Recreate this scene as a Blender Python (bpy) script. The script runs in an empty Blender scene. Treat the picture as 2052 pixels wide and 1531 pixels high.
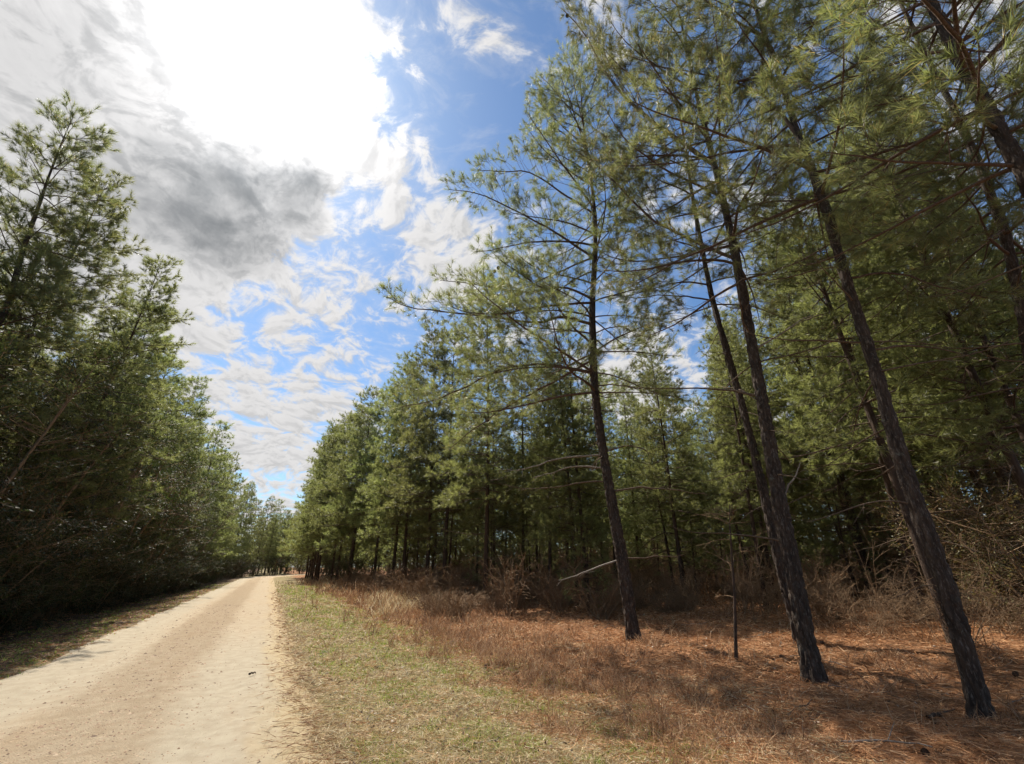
import bpy, math, random
import numpy as np
from mathutils import Matrix, Vector, noise as mnoise

# ------------------------------------------------------------------ camera
F_PX, CAM_H = 890.0, 1.6                 # focal length in photo pixels (2052 wide), eye height
VPX, VPY = 540.0, 1135.0                 # where the road's straight run vanishes in the photo
PITCH = math.atan((VPY - 765.5) / F_PX)
YAW = math.atan((1026 - VPX) * math.cos(PITCH) / F_PX)
FW = np.array([math.sin(YAW) * math.cos(PITCH), math.cos(YAW) * math.cos(PITCH), math.sin(PITCH)])
RT = np.array([math.cos(YAW), -math.sin(YAW), 0.0])
UP = np.cross(RT, FW)
CAM = np.array([0.0, 0.0, CAM_H + 0.03])

def ray(px, py):
    d = FW * F_PX + RT * (px - 1026) + UP * (765.5 - py)
    return d / np.linalg.norm(d)

scene = bpy.context.scene
col = scene.collection
cam_data = bpy.data.cameras.new('camera')
cam_data.sensor_width = 36.0
cam_data.lens = F_PX / 2052 * 36.0
cam_data.clip_start = 0.05
cam_data.clip_end = 3000
cam = bpy.data.objects.new('camera', cam_data)
col.objects.link(cam)
M = Matrix(((RT[0], UP[0], -FW[0], CAM[0]), (RT[1], UP[1], -FW[1], CAM[1]), (RT[2], UP[2], -FW[2], CAM[2]), (0, 0, 0, 1)))
cam.matrix_world = M
scene.camera = cam

# ------------------------------------------------------------------ sky and sun
SUN = ray(545, 130)
SUN_EL = math.asin(SUN[2]); SUN_AZ = math.atan2(SUN[0], SUN[1])
world = bpy.data.worlds.new('World'); scene.world = world; world.use_nodes = True
wt = world.node_tree; wt.nodes.clear()

class NT:
    """tiny helper for wiring nodes"""
    def __init__(s, t): s.t = t
    def n(s, typ, inp=None, **kw):
        nd = s.t.nodes.new(typ)
        for k, v in kw.items(): setattr(nd, k, v)
        for k, v in (inp or {}).items():
            if hasattr(v, 'is_linked') or isinstance(v, bpy.types.NodeSocket): s.t.links.new(v, nd.inputs[k])
            else: nd.inputs[k].default_value = v
        return nd
    def math(s, op, a, b=0.0, c=0.0, clamp=False):
        nd = s.n('ShaderNodeMath', {0: a, 1: b, 2: c}, operation=op); nd.use_clamp = clamp; return nd.outputs[0]
    def vec(s, op, a, b=(0, 0, 0)):
        nd = s.n('ShaderNodeVectorMath', {0: a, 1: b}, operation=op)
        return nd.outputs['Value'] if op in ('DOT_PRODUCT', 'LENGTH') else nd.outputs['Vector']
    def ramp(s, v, lo, hi, a=0.0, b=1.0, smooth=True):
        nd = s.n('ShaderNodeMapRange', {'Value': v, 'From Min': lo, 'From Max': hi, 'To Min': a, 'To Max': b},
                 interpolation_type='SMOOTHSTEP' if smooth else 'LINEAR')
        return nd.outputs['Result']
    def mix(s, f, a, b, blend='MIX'):
        nd = s.n('ShaderNodeMix', {}, data_type='RGBA', blend_type=blend)
        for k, v in ((0, f), (6, a), (7, b)):
            if isinstance(v, bpy.types.NodeSocket): s.t.links.new(v, nd.inputs[k])
            else: nd.inputs[k].default_value = v if k == 0 else (*v[:3], 1)
        return nd.outputs[2]
    def noise(s, vec, scale, detail=4, rough=0.55, dist=0.0, out='Fac'):
        nd = s.n('ShaderNodeTexNoise', {'Vector': vec, 'Scale': scale, 'Detail': detail, 'Roughness': rough, 'Distortion': dist})
        return nd.outputs[out]

def build_sky():
    w = NT(wt)
    d = w.vec('NORMALIZE', w.n('ShaderNodeTexCoord').outputs['Generated'])
    sx = w.n('ShaderNodeSeparateXYZ', {0: d})
    zz = w.math('ADD', w.math('MAXIMUM', sx.outputs['Z'], 0.0), 0.32)
    p = w.n('ShaderNodeCombineXYZ', {0: w.math('DIVIDE', sx.outputs['X'], zz), 1: w.math('DIVIDE', sx.outputs['Y'], zz), 2: 3.7}).outputs[0]
    warp = w.noise(p, 1.3, 3, 0.5, out='Color')
    pw = w.vec('ADD', p, w.vec('SCALE', w.vec('SUBTRACT', warp, (0.5, 0.5, 0.5)), (0, 0, 0)))
    pw.node.inputs[1].links[0].from_node.inputs['Scale'].default_value = 0.35
    # the direction itself, wobbled, so that the outlines of the cloud banks are ragged
    wob = w.n('ShaderNodeVectorMath', {0: w.vec('SUBTRACT', w.noise(d, 5.0, 5, 0.6, out='Color'), (0.5, 0.5, 0.5)), 'Scale': 0.17}, operation='SCALE').outputs[0]
    dw = w.vec('NORMALIZE', w.vec('ADD', d, wob))
    def blob(px, py, deg, amt, soft=0.0):
        c = ray(px, py)
        f = w.ramp(w.vec('DOT_PRODUCT', dw, tuple(c)), math.cos(math.radians(deg)), math.cos(math.radians(deg * soft)))
        return w.math('MULTIPLY', f, amt)
    n1 = w.noise(pw, 3.4, 8, 0.58, 0.2)
    n2 = w.noise(pw, 15.0, 9, 0.62, 0.45)
    pz = SUN[2] + 0.32; to_sun = w.vec('NORMALIZE', w.vec('SUBTRACT', (SUN[0] / pz, SUN[1] / pz, 3.7), p))
    ps = w.vec('ADD', pw, w.n('ShaderNodeVectorMath', {0: to_sun, 'Scale': 0.018}, operation='SCALE').outputs[0])
    n2s = w.noise(ps, 15.0, 4, 0.58, 0.45)                            # the same layer a step nearer the sun: which flank is lit
    n = w.math('ADD', w.math('MULTIPLY', n1, 0.40), w.math('MULTIPLY', n2, 0.60))
    cov = -0.035
    for b in [(40, 230, 24, 0.28), (430, 400, 12, 0.20), (250, 80, 12, 0.12), (570, 130, 13, 0.15), (580, 640, 19, 0.065), (480, 850, 14, 0.03), (770, 370, 8, 0.07), (700, 560, 8, 0.03), (890, 510, 7, 0.12),
              (1300, 700, 12, 0.08), (560, 1000, 18, 0.05), (790, 330, 6, 0.05), (960, 260, 12, -0.035), (1250, 250, 22, -0.04), (1000, 110, 3.5, 0.06), (960, 235, 3, 0.05), (750, 480, 5, -0.05), (630, 520, 4, -0.06), (480, 600, 4, -0.06)]:
        cov = w.math('ADD', blob(*b), cov)
    s = w.math('ADD', n, cov)
    dens = w.ramp(s, 0.450, 0.585)
    veil = w.ramp(s, 0.38, 0.54, 0.0, 0.20)
    thick = w.ramp(s, 0.52, 0.74)
    # a thick grey cumulus below the sun and the grey bank to its left
    grey = w.math('ADD', blob(375, 410, 8.0, 0.95, 0.0), blob(500, 430, 8.0, 0.90, 0.0))
    grey = w.math('ADD', grey, blob(575, 365, 3.6, 0.5, 0.2))
    grey = w.math('ADD', grey, w.math('ADD', blob(40, 200, 18, 0.08, 0.3), blob(210, 150, 11, 0.07, 0.2)))
    soft = w.noise(d, 9.0, 5, 0.55)
    grey = w.math('MULTIPLY', grey, w.ramp(soft, 0.30, 0.64, 0.30, 1.10))
    dark = w.math('ADD', w.math('MULTIPLY', thick, 0.16), grey)
    rel = w.ramp(w.math('SUBTRACT', n2s, n2), -0.06, 0.12)
    dark = w.math('MULTIPLY_ADD', rel, 0.30, dark)
    dark = w.math('MULTIPLY', dark, w.ramp(w.noise(dw, 16.0, 6, 0.6), 0.30, 0.66, 1.15, 0.72))
    dark = w.math('TANH', dark)
    cdot = w.math('MAXIMUM', w.vec('DOT_PRODUCT', d, tuple(SUN)), 0.0)
    halo = w.math('ADD', w.math('MULTIPLY', w.math('POWER', cdot, 420.0), 45.0), w.math('MULTIPLY', w.math('POWER', cdot, 70.0), 6.0))
    halo = w.math('MULTIPLY', halo, w.ramp(n2, 0.34, 0.66, 0.70, 1.25))       # sunlight scattered forward in the thin cloud
    halo = w.math('ADD', halo, w.math('MULTIPLY', w.math('POWER', cdot, 14.0), 0.6))
    lit = w.math('ADD', halo, 3.85)
    cl = w.mix(dark, (1.0, 0.985, 0.98), (0.27, 0.285, 0.30))
    cl = w.n('ShaderNodeVectorMath', {0: cl, 'Scale': lit}, operation='SCALE').outputs[0]
    sky = w.n('ShaderNodeTexSky', sky_type='NISHITA', sun_disc=False, sun_elevation=SUN_EL, sun_rotation=SUN_AZ, altitude=50.0, air_density=1.0, dust_density=0.5, ozone_density=2.5).outputs[0]
    sky = w.mix(1.0, sky, (0.48, 0.60, 0.68), 'MULTIPLY')
    a = w.math('MAXIMUM', dens, veil)
    glare = w.n('ShaderNodeVectorMath', {0: (1.0, 0.97, 0.93), 'Scale': w.math('MULTIPLY', halo, 0.06)}, operation='SCALE').outputs[0]
    sky = w.vec('ADD', sky, glare)
    out = w.mix(a, sky, cl)
    bg = w.n('ShaderNodeBackground', {'Color': out, 'Strength': 0.12})
    o = w.n('ShaderNodeOutputWorld', {'Surface': bg.outputs[0]})
build_sky()
world.cycles.sampling_method = 'MANUAL'; world.cycles.sample_map_resolution = 512

sun_l = bpy.data.lights.new('sun', 'SUN'); sun_l.energy = 4.4; sun_l.angle = math.radians(0.6); sun_l.color = (1.0, 0.93, 0.82)
sun_o = bpy.data.objects.new('sun', sun_l); col.objects.link(sun_o)
sun_o.rotation_euler = Vector(tuple(SUN)).to_track_quat('Z', 'Y').to_euler()
sun_o.location = (0, 0, 40)

vs = scene.view_settings
vs.view_transform = 'Standard'; vs.look = 'None'; vs.exposure = 0.80; vs.gamma = 1.0; vs.use_curve_mapping = False
scene.cycles.max_bounces = 4; scene.cycles.diffuse_bounces = 3; scene.cycles.glossy_bounces = 2
scene.cycles.transmission_bounces = 2; scene.cycles.caustics_reflective = False; scene.cycles.caustics_refractive = False
scene.cycles.sample_clamp_indirect = 6.0; scene.cycles.use_adaptive_sampling = True; scene.cycles.adaptive_threshold = 0.02

# ------------------------------------------------------------------ helpers
RNG = np.random.default_rng(11)

def mesh_np(name, V, T, mat, smooth=False, n=3, mats=None, mi=None):
    me = bpy.data.meshes.new(name)
    V = np.asarray(V, np.float32).reshape(-1, 3); T = np.asarray(T, np.int32).reshape(-1, n)
    me.vertices.add(len(V)); me.vertices.foreach_set('co', V.ravel())
    me.loops.add(T.size); me.loops.foreach_set('vertex_index', T.ravel())
    me.polygons.add(len(T)); me.polygons.foreach_set('loop_start', np.arange(0, T.size, n, dtype=np.int32))
    me.polygons.foreach_set('loop_total', np.full(len(T), n, np.int32))
    if smooth: me.polygons.foreach_set('use_smooth', np.ones(len(T), bool))
    me.materials.append(mat)
    me.update(calc_edges=True)
    return me

def obj(name, me, parent=None):
    o = bpy.data.objects.new(name, me); col.objects.link(o)
    if parent is not None: o.parent = parent
    return o

def tag(o, label=None, cat=None, group=None, kind=None):
    if label: o['label'] = label
    if cat: o['category'] = cat
    if group: o['group'] = group
    if kind: o['kind'] = kind
    return o

def thing(name, loc, label, cat, group=None, rz=0.0, sc=1.0):
    o = bpy.data.objects.new(name, None); col.objects.link(o)
    o.location = loc; o.rotation_euler = (0, 0, rz); o.scale = (sc, sc, sc); o.empty_display_size = 0.2
    return tag(o, label, cat, group)

def mat(name, build):
    m = bpy.data.materials.new(name); m.use_nodes = True
    t = m.node_tree; t.nodes.clear()
    w = NT(t); sh = build(w)
    w.n('ShaderNodeOutputMaterial', {'Surface': sh})
    return m

class Geo:
    """collects tubes and loose faces; tubes of one size are swept together"""
    def __init__(s): s.tb = {}; s.V = []; s.T = []; s.k = 0
    def tube(s, P, R, seg=4): s.tubes(np.asarray(P, float)[None], np.asarray(R, float)[None], seg)
    def tubes(s, P, R, seg=3):                       # P (m,n,3), R (m,n)
        if len(P): s.tb.setdefault((P.shape[1], seg), []).append((P, R))
    def add(s, v, t):
        s.V.append(np.asarray(v, float)); s.T.append(np.asarray(t) + s.k); s.k += len(v)
    def mesh(s, name, m, smooth=True):
        for (n, seg), L in s.tb.items():
            P = np.concatenate([l[0] for l in L]); R = np.concatenate([l[1] for l in L]); q = len(P)
            T = np.gradient(P, axis=1) if n > 2 else np.repeat(P[:, 1:] - P[:, :1], 2, 1)
            T /= np.linalg.norm(T, axis=2)[..., None] + 1e-9
            ref = np.where((np.abs(T[..., 2]).mean(1) < 0.8)[:, None, None], np.array([0, 0, 1.0]), np.array([1.0, 0, 0]))
            A = np.cross(T, ref); A /= np.linalg.norm(A, axis=2)[..., None] + 1e-9
            B = np.cross(T, A)
            th = np.linspace(0, 2 * math.pi, seg, endpoint=False)[:, None]
            V = P[:, :, None] + R[:, :, None, None] * (A[:, :, None] * np.cos(th) + B[:, :, None] * np.sin(th))
            i = np.arange(n - 1)[:, None] * seg; j = np.arange(seg)[None]; k = (j + 1) % seg
            F = np.concatenate([np.stack([i + j, i + k, i + seg + k], -1).reshape(-1, 3), np.stack([i + j, i + seg + k, i + seg + j], -1).reshape(-1, 3)])
            s.add(V.reshape(-1, 3), (np.arange(q)[:, None, None] * (n * seg) + F[None]).reshape(-1, 3))
        s.tb = {}
        return mesh_np(name, np.concatenate(s.V), np.concatenate(s.T), m, smooth)

# ------------------------------------------------------------------ terrain
def cx(y):
    y = np.asarray(y, float)
    return np.where(y > 78, 0.0060 * (np.maximum(y, 78) - 78) ** 2, 0.0)

def sstep(a, b, x):
    t = np.clip((np.asarray(x, float) - a) / (b - a), 0, 1); return t * t * (3 - 2 * t)

_ph = np.random.default_rng(5).uniform(0, 6.28, (14, 2)); _fr = np.random.default_rng(6).normal(0, 1, (14, 2))
def bumps(x, y):
    z = 0
    for i in range(14):
        f = _fr[i] * (0.7 + 0.45 * i)
        z = z + np.sin(f[0] * x + f[1] * y + _ph[i, 0]) / (1.5 + 0.6 * i)
    return z

ROAD_L, ROAD_R = -3.5, 0.84
def zg(x, y):
    """ground height"""
    x = np.asarray(x, float); y = np.asarray(y, float)
    u = x - cx(y)
    off = sstep(0.0, 1.6, np.maximum(u - ROAD_R, ROAD_L - u))
    z = -0.13 * sstep(1.2, 4.2, u) * (1 - sstep(4.8, 6.6, u))
    z = z - 0.16 * sstep(-4.0, -5.5, u) * (1 - sstep(-6.5, -8.5, u))
    r = np.maximum(u - 7.5, 0)
    z = z + 2.6 * (1 - np.exp(-r * 0.028)) * sstep(0, 4, r)
    z = z + 0.035 * bumps(x, y) * off
    z = z + 0.05 * off * sstep(4.2, 5.6, u) * (1 - sstep(8, 12, u)) * bumps(2.3 * x + 5, 2.3 * y)
    return z

def pnoise(x, y, f, s=0):
    r = np.random.default_rng(100 + s); z = 0; tot = 0
    for i in range(9):
        k = r.normal(0, 1, 2) * f * (1 + 0.5 * i); z = z + np.sin(k[0] * x + k[1] * y + r.uniform(0, 6.28)) / (1 + .35 * i); tot += 1 / (1 + .35 * i)
    return z / tot * 1.6

def road_z(x, y):
    u = np.asarray(x) - cx(y); t = (u - (ROAD_L + ROAD_R) / 2) / (ROAD_R - ROAD_L) * 2
    z = 0.035 * (1 - t * t)
    for c in (-2.55, -0.35): z = z - 0.026 * np.exp(-((u - c) / 0.32) ** 2)
    return z + 0.004

def at(px, py):
    """where the ray through a photo pixel meets the ground"""
    d = ray(px, py); t = np.arange(1.5, 130, 0.02)
    Q = CAM + d * t[:, None]; hit = Q[:, 2] < zg(Q[:, 0], Q[:, 1]); i = int(np.argmax(hit)) if hit.any() else len(Q) - 1
    q = Q[i]
    return np.array([q[0], q[1], float(zg(q[0], q[1]))])

def plane_pt(px, py, base, push=0.0):
    """point on the ray of a pixel at the horizontal distance of a tree's base"""
    h = np.array([base[0], base[1]]); D = np.linalg.norm(h) + push; h = h / np.linalg.norm(h)
    d = ray(px, py); t = D / (d[0] * h[0] + d[1] * h[1])
    return CAM + d * t

# ------------------------------------------------------------------ materials
def principled(w, color, rough=0.7, spec=0.3, normal=None, **kw):
    inp = {'Base Color': color if isinstance(color, bpy.types.NodeSocket) else (*color, 1), 'Roughness': rough, 'Specular IOR Level': spec}
    if normal is not None: inp['Normal'] = normal
    inp.update(kw)
    return w.n('ShaderNodeBsdfPrincipled', inp).outputs[0]

def leaf_mat(name, cols, rough, spec, trans, tcol, patch=0.9, patchcol=None):
    def b(w):
        geo = w.n('ShaderNodeNewGeometry'); rnd = geo.outputs['Random Per Island']
        oi = w.n('ShaderNodeObjectInfo').outputs['Random']
        pos = w.n('ShaderNodeTexCoord').outputs['Object']
        c = w.mix(rnd, cols[0], cols[1])
        if patchcol is not None:
            f = w.ramp(w.noise(pos, patch, 3, 0.6), 0.52, 0.68, 0.0, 0.75)
            c = w.mix(f, c, patchcol)
        if len(cols) > 2:
            c = w.mix(w.ramp(rnd, 0.90, 0.97), c, cols[2])
        hs = w.n('ShaderNodeHueSaturation', {'Hue': w.math('MULTIPLY_ADD', oi, 0.035, 0.4825), 'Value': w.math('MULTIPLY', w.math('MULTIPLY_ADD', oi, 0.4, 0.8), w.ramp(w.noise(pos, 3.2, 2, 0.5), 0.32, 0.68, 0.72, 1.28)), 'Color': c}).outputs[0]
        p = principled(w, hs, rough, spec)
        tr = w.n('ShaderNodeBsdfTranslucent', {'Color': w.mix(1.0, hs, tcol, 'MULTIPLY')}).outputs[0]
        return w.n('ShaderNodeMixShader', {0: trans, 1: p, 2: tr}).outputs[0]
    return mat(name, b)

def bark_mat(name, c1, c2, c3, scale=1.0):
    def b(w):
        pos = w.n('ShaderNodeTexCoord').outputs['Object']
        st = w.vec('MULTIPLY', pos, (1, 1, 0.28))
        a = w.noise(st, 9 * scale, 6, 0.65)
        bb = w.noise(st, 34 * scale, 5, 0.7)
        c = w.mix(w.ramp(a, 0.35, 0.68), c1, c2)
        c = w.mix(w.ramp(bb, 0.50, 0.72), c, c3)
        lich = w.ramp(w.noise(pos, 5, 5, 0.7), 0.62, 0.72, 0, 0.55)
        c = w.mix(lich, c, (0.15, 0.155, 0.12))
        h = w.math('ADD', w.math('MULTIPLY', a, 0.6), bb)
        nrm = w.n('ShaderNodeBump', {'Height': h, 'Strength': 0.9, 'Distance': 0.02}).outputs[0]
        return principled(w, c, 0.85, 0.2, nrm)
    return mat(name, b)

MAT = {}
MAT['needle'] = leaf_mat('pine_needles', [(0.132, 0.140, 0.062), (0.218, 0.219, 0.108), (0.32, 0.22, 0.10)], 0.40, 0.5, 0.50, (1.7, 1.8, 1.25), 0.55, (0.160, 0.178, 0.070))
MAT['needle_far'] = leaf_mat('pine_needles_distant', [(0.136, 0.143, 0.063), (0.224, 0.223, 0.108)], 0.45, 0.45, 0.55, (1.75, 1.85, 1.25), 0.45, (0.175, 0.185, 0.075))
MAT['leaf'] = leaf_mat('glossy_leaves', [(0.036, 0.046, 0.022), (0.074, 0.080, 0.038), (0.14, 0.10, 0.045)], 0.58, 0.22, 0.18, (1.6, 1.9, 0.9), 0.8, (0.06, 0.085, 0.022))
MAT['leafb'] = leaf_mat('brown_green_leaves', [(0.085, 0.080, 0.036), (0.150, 0.125, 0.058), (0.26, 0.15, 0.06)], 0.5, 0.3, 0.25, (1.6, 1.6, 0.9), 0.8, (0.17, 0.10, 0.05))
MAT['bark'] = bark_mat('pine_bark', (0.032, 0.023, 0.018), (0.072, 0.051, 0.038), (0.17, 0.14, 0.115))
MAT['bark_far'] = bark_mat('pine_bark_distant', (0.045, 0.030, 0.022), (0.090, 0.058, 0.041), (0.125, 0.092, 0.07))
MAT['limb'] = bark_mat('limb_bark', (0.085, 0.056, 0.042), (0.15, 0.10, 0.075), (0.21, 0.16, 0.125), 2.0)
MAT['dead'] = bark_mat('dead_limb', (0.20, 0.165, 0.135), (0.31, 0.27, 0.225), (0.42, 0.38, 0.33), 2.0)
MAT['snag'] = bark_mat('dead_twigs', (0.095, 0.064, 0.043), (0.165, 0.115, 0.080), (0.25, 0.195, 0.145), 2.0)
MAT['twig'] = bark_mat('brush_twigs', (0.20, 0.125, 0.070), (0.31, 0.205, 0.120), (0.41, 0.30, 0.19), 2.0)
MAT['cone'] = bark_mat('cone_scales', (0.05, 0.03, 0.022), (0.09, 0.055, 0.038), (0.15, 0.1, 0.07), 3.0)

def straw_mat(name, cols, trans=0.2, rough=0.7, tint=None):
    def b(w):
        rnd = w.n('ShaderNodeNewGeometry').outputs['Random Per Island']
        pos = w.n('ShaderNodeTexCoord').outputs['Object']
        rp = w.n('ShaderNodeValToRGB', {'Fac': rnd}); cr = rp.color_ramp
        cr.interpolation = 'LINEAR'
        cr.elements[0].color = (*cols[0], 1); cr.elements[1].color = (*cols[-1], 1)
        for i, c in enumerate(cols[1:-1]):
            e = cr.elements.new((i + 1) / (len(cols) - 1)); e.color = (*c, 1)
        c = rp.outputs[0]
        if tint: c = w.mix(w.ramp(w.noise(pos, 0.9, 4, 0.6), 0.45, 0.65, 0, 0.6), c, tint)
        p = principled(w, c, rough, 0.25)
        tr = w.n('ShaderNodeBsdfTranslucent', {'Color': c}).outputs[0]
        return w.n('ShaderNodeMixShader', {0: trans, 1: p, 2: tr}).outputs[0]
    return mat(name, b)
MAT['straw'] = straw_mat('pine_straw', [(0.22, 0.10, 0.045), (0.42, 0.205, 0.09), (0.56, 0.305, 0.145), (0.64, 0.43, 0.25)])
MAT['dry'] = straw_mat('dry_grass', [(0.26, 0.18, 0.09), (0.48, 0.36, 0.19), (0.64, 0.52, 0.31), (0.78, 0.70, 0.50)], 0.3)
MAT['brown'] = straw_mat('brown_grass', [(0.17, 0.088, 0.048), (0.30, 0.165, 0.088), (0.40, 0.245, 0.135), (0.52, 0.37, 0.23)], 0.3)
MAT['green'] = straw_mat('green_grass', [(0.14, 0.20, 0.035), (0.26, 0.35, 0.06), (0.40, 0.48, 0.09), (0.52, 0.54, 0.16)], 0.35, 0.55)
MAT['litter'] = straw_mat('leaf_litter', [(0.035, 0.024, 0.018), (0.09, 0.05, 0.032), (0.24, 0.15, 0.085), (0.6, 0.5, 0.38)], 0.15)
MAT['stone'] = straw_mat('gravel', [(0.10, 0.065, 0.042), (0.24, 0.155, 0.095), (0.34, 0.235, 0.15), (0.44, 0.34, 0.235)], 0.0, 0.85)

def ground_build(w):
    pos = w.n('ShaderNodeTexCoord').outputs['Object']
    x = w.n('ShaderNodeSeparateXYZ', {0: pos}).outputs['X']
    wob = w.math('MULTIPLY_ADD', w.noise(pos, 0.55, 4, 0.6), 3.0, -1.5)
    xe = w.math('ADD', x, wob)
    n1 = w.noise(pos, 3.0, 6, 0.65); n2 = w.noise(pos, 22.0, 5, 0.7); n3 = w.noise(pos, 0.8, 5, 0.6)
    grass = w.mix(w.ramp(n1, 0.35, 0.65), (0.20, 0.15, 0.08), (0.38, 0.29, 0.165))
    grass = w.mix(w.ramp(n3, 0.46, 0.62, 0, 0.45), grass, (0.19, 0.21, 0.06))
    straw = w.mix(w.ramp(n1, 0.3, 0.7), (0.20, 0.10, 0.05), (0.38, 0.195, 0.095))
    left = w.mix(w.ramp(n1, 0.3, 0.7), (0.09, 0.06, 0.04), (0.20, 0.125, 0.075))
    c = w.mix(w.ramp(xe, 3.0, 4.8), grass, straw)
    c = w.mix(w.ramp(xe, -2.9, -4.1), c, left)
    c = w.mix(w.ramp(n2, 0.4, 0.75, 0, 0.5), c, w.mix(0.5, c, (0.08, 0.055, 0.04)))
    nrm = w.n('ShaderNodeBump', {'Height': w.math('ADD', n2, n1), 'Strength': 0.8, 'Distance': 0.06}).outputs[0]
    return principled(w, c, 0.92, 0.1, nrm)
MAT['ground'] = mat('forest_floor', ground_build)

def road_build(w):
    pos = w.n('ShaderNodeTexCoord').outputs['Object']
    uv = w.n('ShaderNodeUVMap').outputs['UV']          # u = metres across from the camera line, v = metres along
    su = w.n('ShaderNodeSeparateXYZ', {0: uv}); u = su.outputs['X']
    st = w.vec('MULTIPLY', uv, (1.0, 0.22, 1.0))
    big = w.noise(st, 1.1, 5, 0.6); mid = w.noise(pos, 5.0, 6, 0.65); fine = w.noise(pos, 48.0, 6, 0.75); peb = w.n('ShaderNodeTexVoronoi', {'Vector': pos, 'Scale': 62.0}).outputs['Distance']
    ue = w.math('ADD', u, w.math('MULTIPLY_ADD', big, 1.0, -0.5))
    centre = w.math('MULTIPLY', w.ramp(ue, -2.3, -1.75), w.ramp(ue, -0.55, -1.0))
    edge = w.ramp(ue, 0.05, 0.55)
    sand = w.mix(w.ramp(mid, 0.3, 0.7), (0.375, 0.315, 0.228), (0.45, 0.388, 0.288))
    orange = w.mix(w.ramp(mid, 0.3, 0.7), (0.375, 0.265, 0.162), (0.45, 0.34, 0.222))
    yellow = w.mix(w.ramp(mid, 0.3, 0.7), (0.40, 0.31, 0.18), (0.47, 0.38, 0.24))
    c = w.mix(w.ramp(big, 0.5, 0.72, 0, 0.45), sand, orange)
    c = w.mix(w.math('MULTIPLY', centre, 0.55), c, orange)
    c = w.mix(edge, c, yellow)
    far = w.ramp(su.outputs['Y'], 9.0, 20.0, 0.0, 0.4)
    c = w.mix(w.math('MULTIPLY', far, w.ramp(u, -2.9, -2.0)), c, orange)
    lump = w.ramp(fine, 0.56, 0.72)
    k = w.math('MULTIPLY_ADD', centre, 0.5, 0.18)
    c = w.mix(w.math('MULTIPLY', lump, k), c, (0.30, 0.20, 0.13))
    h = w.math('ADD', w.math('MULTIPLY', fine, 0.8), w.math('MULTIPLY', peb, w.math('MULTIPLY_ADD', centre, 0.9, 0.15)))
    h = w.math('ADD', h, w.math('MULTIPLY', mid, 0.8))
    nrm = w.n('ShaderNodeBump', {'Height': h, 'Strength': 0.8, 'Distance': 0.03}).outputs[0]
    return principled(w, c, 0.95, 0.08, nrm)
MAT['road'] = mat('sandy_road', road_build)

# ------------------------------------------------------------------ ground and road
def grid_mesh(name, xs, ys, zf, m, uv=None):
    X, Y = np.meshgrid(xs, ys, indexing='ij'); Z = zf(X, Y)
    V = np.stack([X, Y, Z], -1).reshape(-1, 3); nx, ny = len(xs), len(ys)
    i = np.arange(nx - 1)[:, None] * ny; j = np.arange(ny - 1)[None]
    Q = np.stack([i + j, i + ny + j, i + ny + j + 1, i + j + 1], -1).reshape(-1, 4)
    return mesh_np(name, V, Q, m, True, 4)

def ground_surface(x, y):
    u = x - cx(y)
    ins = sstep(0.0, 0.25, np.minimum(u - (ROAD_L + 0.1), (ROAD_R - 0.1) - u))
    return zg(x, y) - 0.05 * ins
xs = np.concatenate([np.linspace(-600, -30, 30), np.linspace(-29, -9, 40), np.linspace(-8.8, 13, 150), np.linspace(13.3, 50, 60), np.linspace(53, 600, 20)])
ys = np.concatenate([np.linspace(-400, -12, 12), np.linspace(-11, 1, 16), np.linspace(1.1, 16, 110), np.linspace(16.3, 60, 80), np.linspace(61, 140, 40), np.linspace(145, 900, 20)])
g = obj('ground', grid_mesh('ground', xs, ys, ground_surface, MAT['ground'])); g['kind'] = 'structure'

def build_road():
    vs_ = np.concatenate([np.linspace(-25, 0, 26), np.linspace(0.12, 18, 170), np.linspace(18.3, 60, 130), np.linspace(60.7, 150, 120)])
    us = np.linspace(0, 1, 41)
    rr = np.random.default_rng(3)
    def edge(v, s):
        return sum(math.sin(1.0 * f * v + p) * a for f, p, a in [(0.7 + s, 1.2 + s, .10), (2.1, 3.1 * s, .06), (5.3 + s, 2.2, .04), (11.7, .4 + s, .022), (21, s, .012)])
    V = []; UV = []
    for v in vs_:
        l = ROAD_L - 0.05 + edge(v, 0.3); r = ROAD_R + 0.10 + edge(v, 1.7)
        for t in us:
            u = l + (r - l) * t
            x = u + float(cx(v)); e = min(t, 1 - t) * (r - l)
            z = float(road_z(x, v)) - 0.045 * (1 - min(1, e / 0.25)) ** 2
            V.append((x, v, z)); UV.append((u, v))
    n = len(us); i = np.arange(len(vs_) - 1)[:, None] * n; j = np.arange(n - 1)[None]
    Q = np.stack([i + j, i + j + 1, i + n + j + 1, i + n + j], -1).reshape(-1, 4)
    me = mesh_np('road', V, Q, MAT['road'], True, 4)
    ul = me.uv_layers.new(name='UVMap'); UV = np.array(UV, np.float32)
    ul.data.foreach_set('uv', UV[Q.ravel()].ravel())
    o = obj('road', me); o['kind'] = 'structure'
build_road()

# ------------------------------------------------------------------ pine generator
def unit(v): v = np.asarray(v, float); return v / (np.linalg.norm(v) + 1e-9)

def grow(rng, p, d, L, n, bend=0.0, wig=0.10, tip=0.0):
    """a curved stem: bend <0 sags, tip >0 turns the end up"""
    P = [np.array(p, float)]; d = unit(d); s = L / n
    for i in range(n):
        t = i / n
        d = unit(d + np.array([0, 0, bend / n * 2 + tip * t * t / n * 3]) + rng.normal(0, wig, 3) * 0.6 / math.sqrt(n) * 1.3)
        P.append(P[-1] + d * s)
    return np.array(P)

def interp(P, t):
    f = t * (len(P) - 1); i = min(int(f), len(P) - 2); f -= i
    return P[i] * (1 - f) + P[i + 1] * f, unit(P[i + 1] - P[i])

def rows(a): return a / (np.linalg.norm(a, axis=-1)[..., None] + 1e-9)

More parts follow.
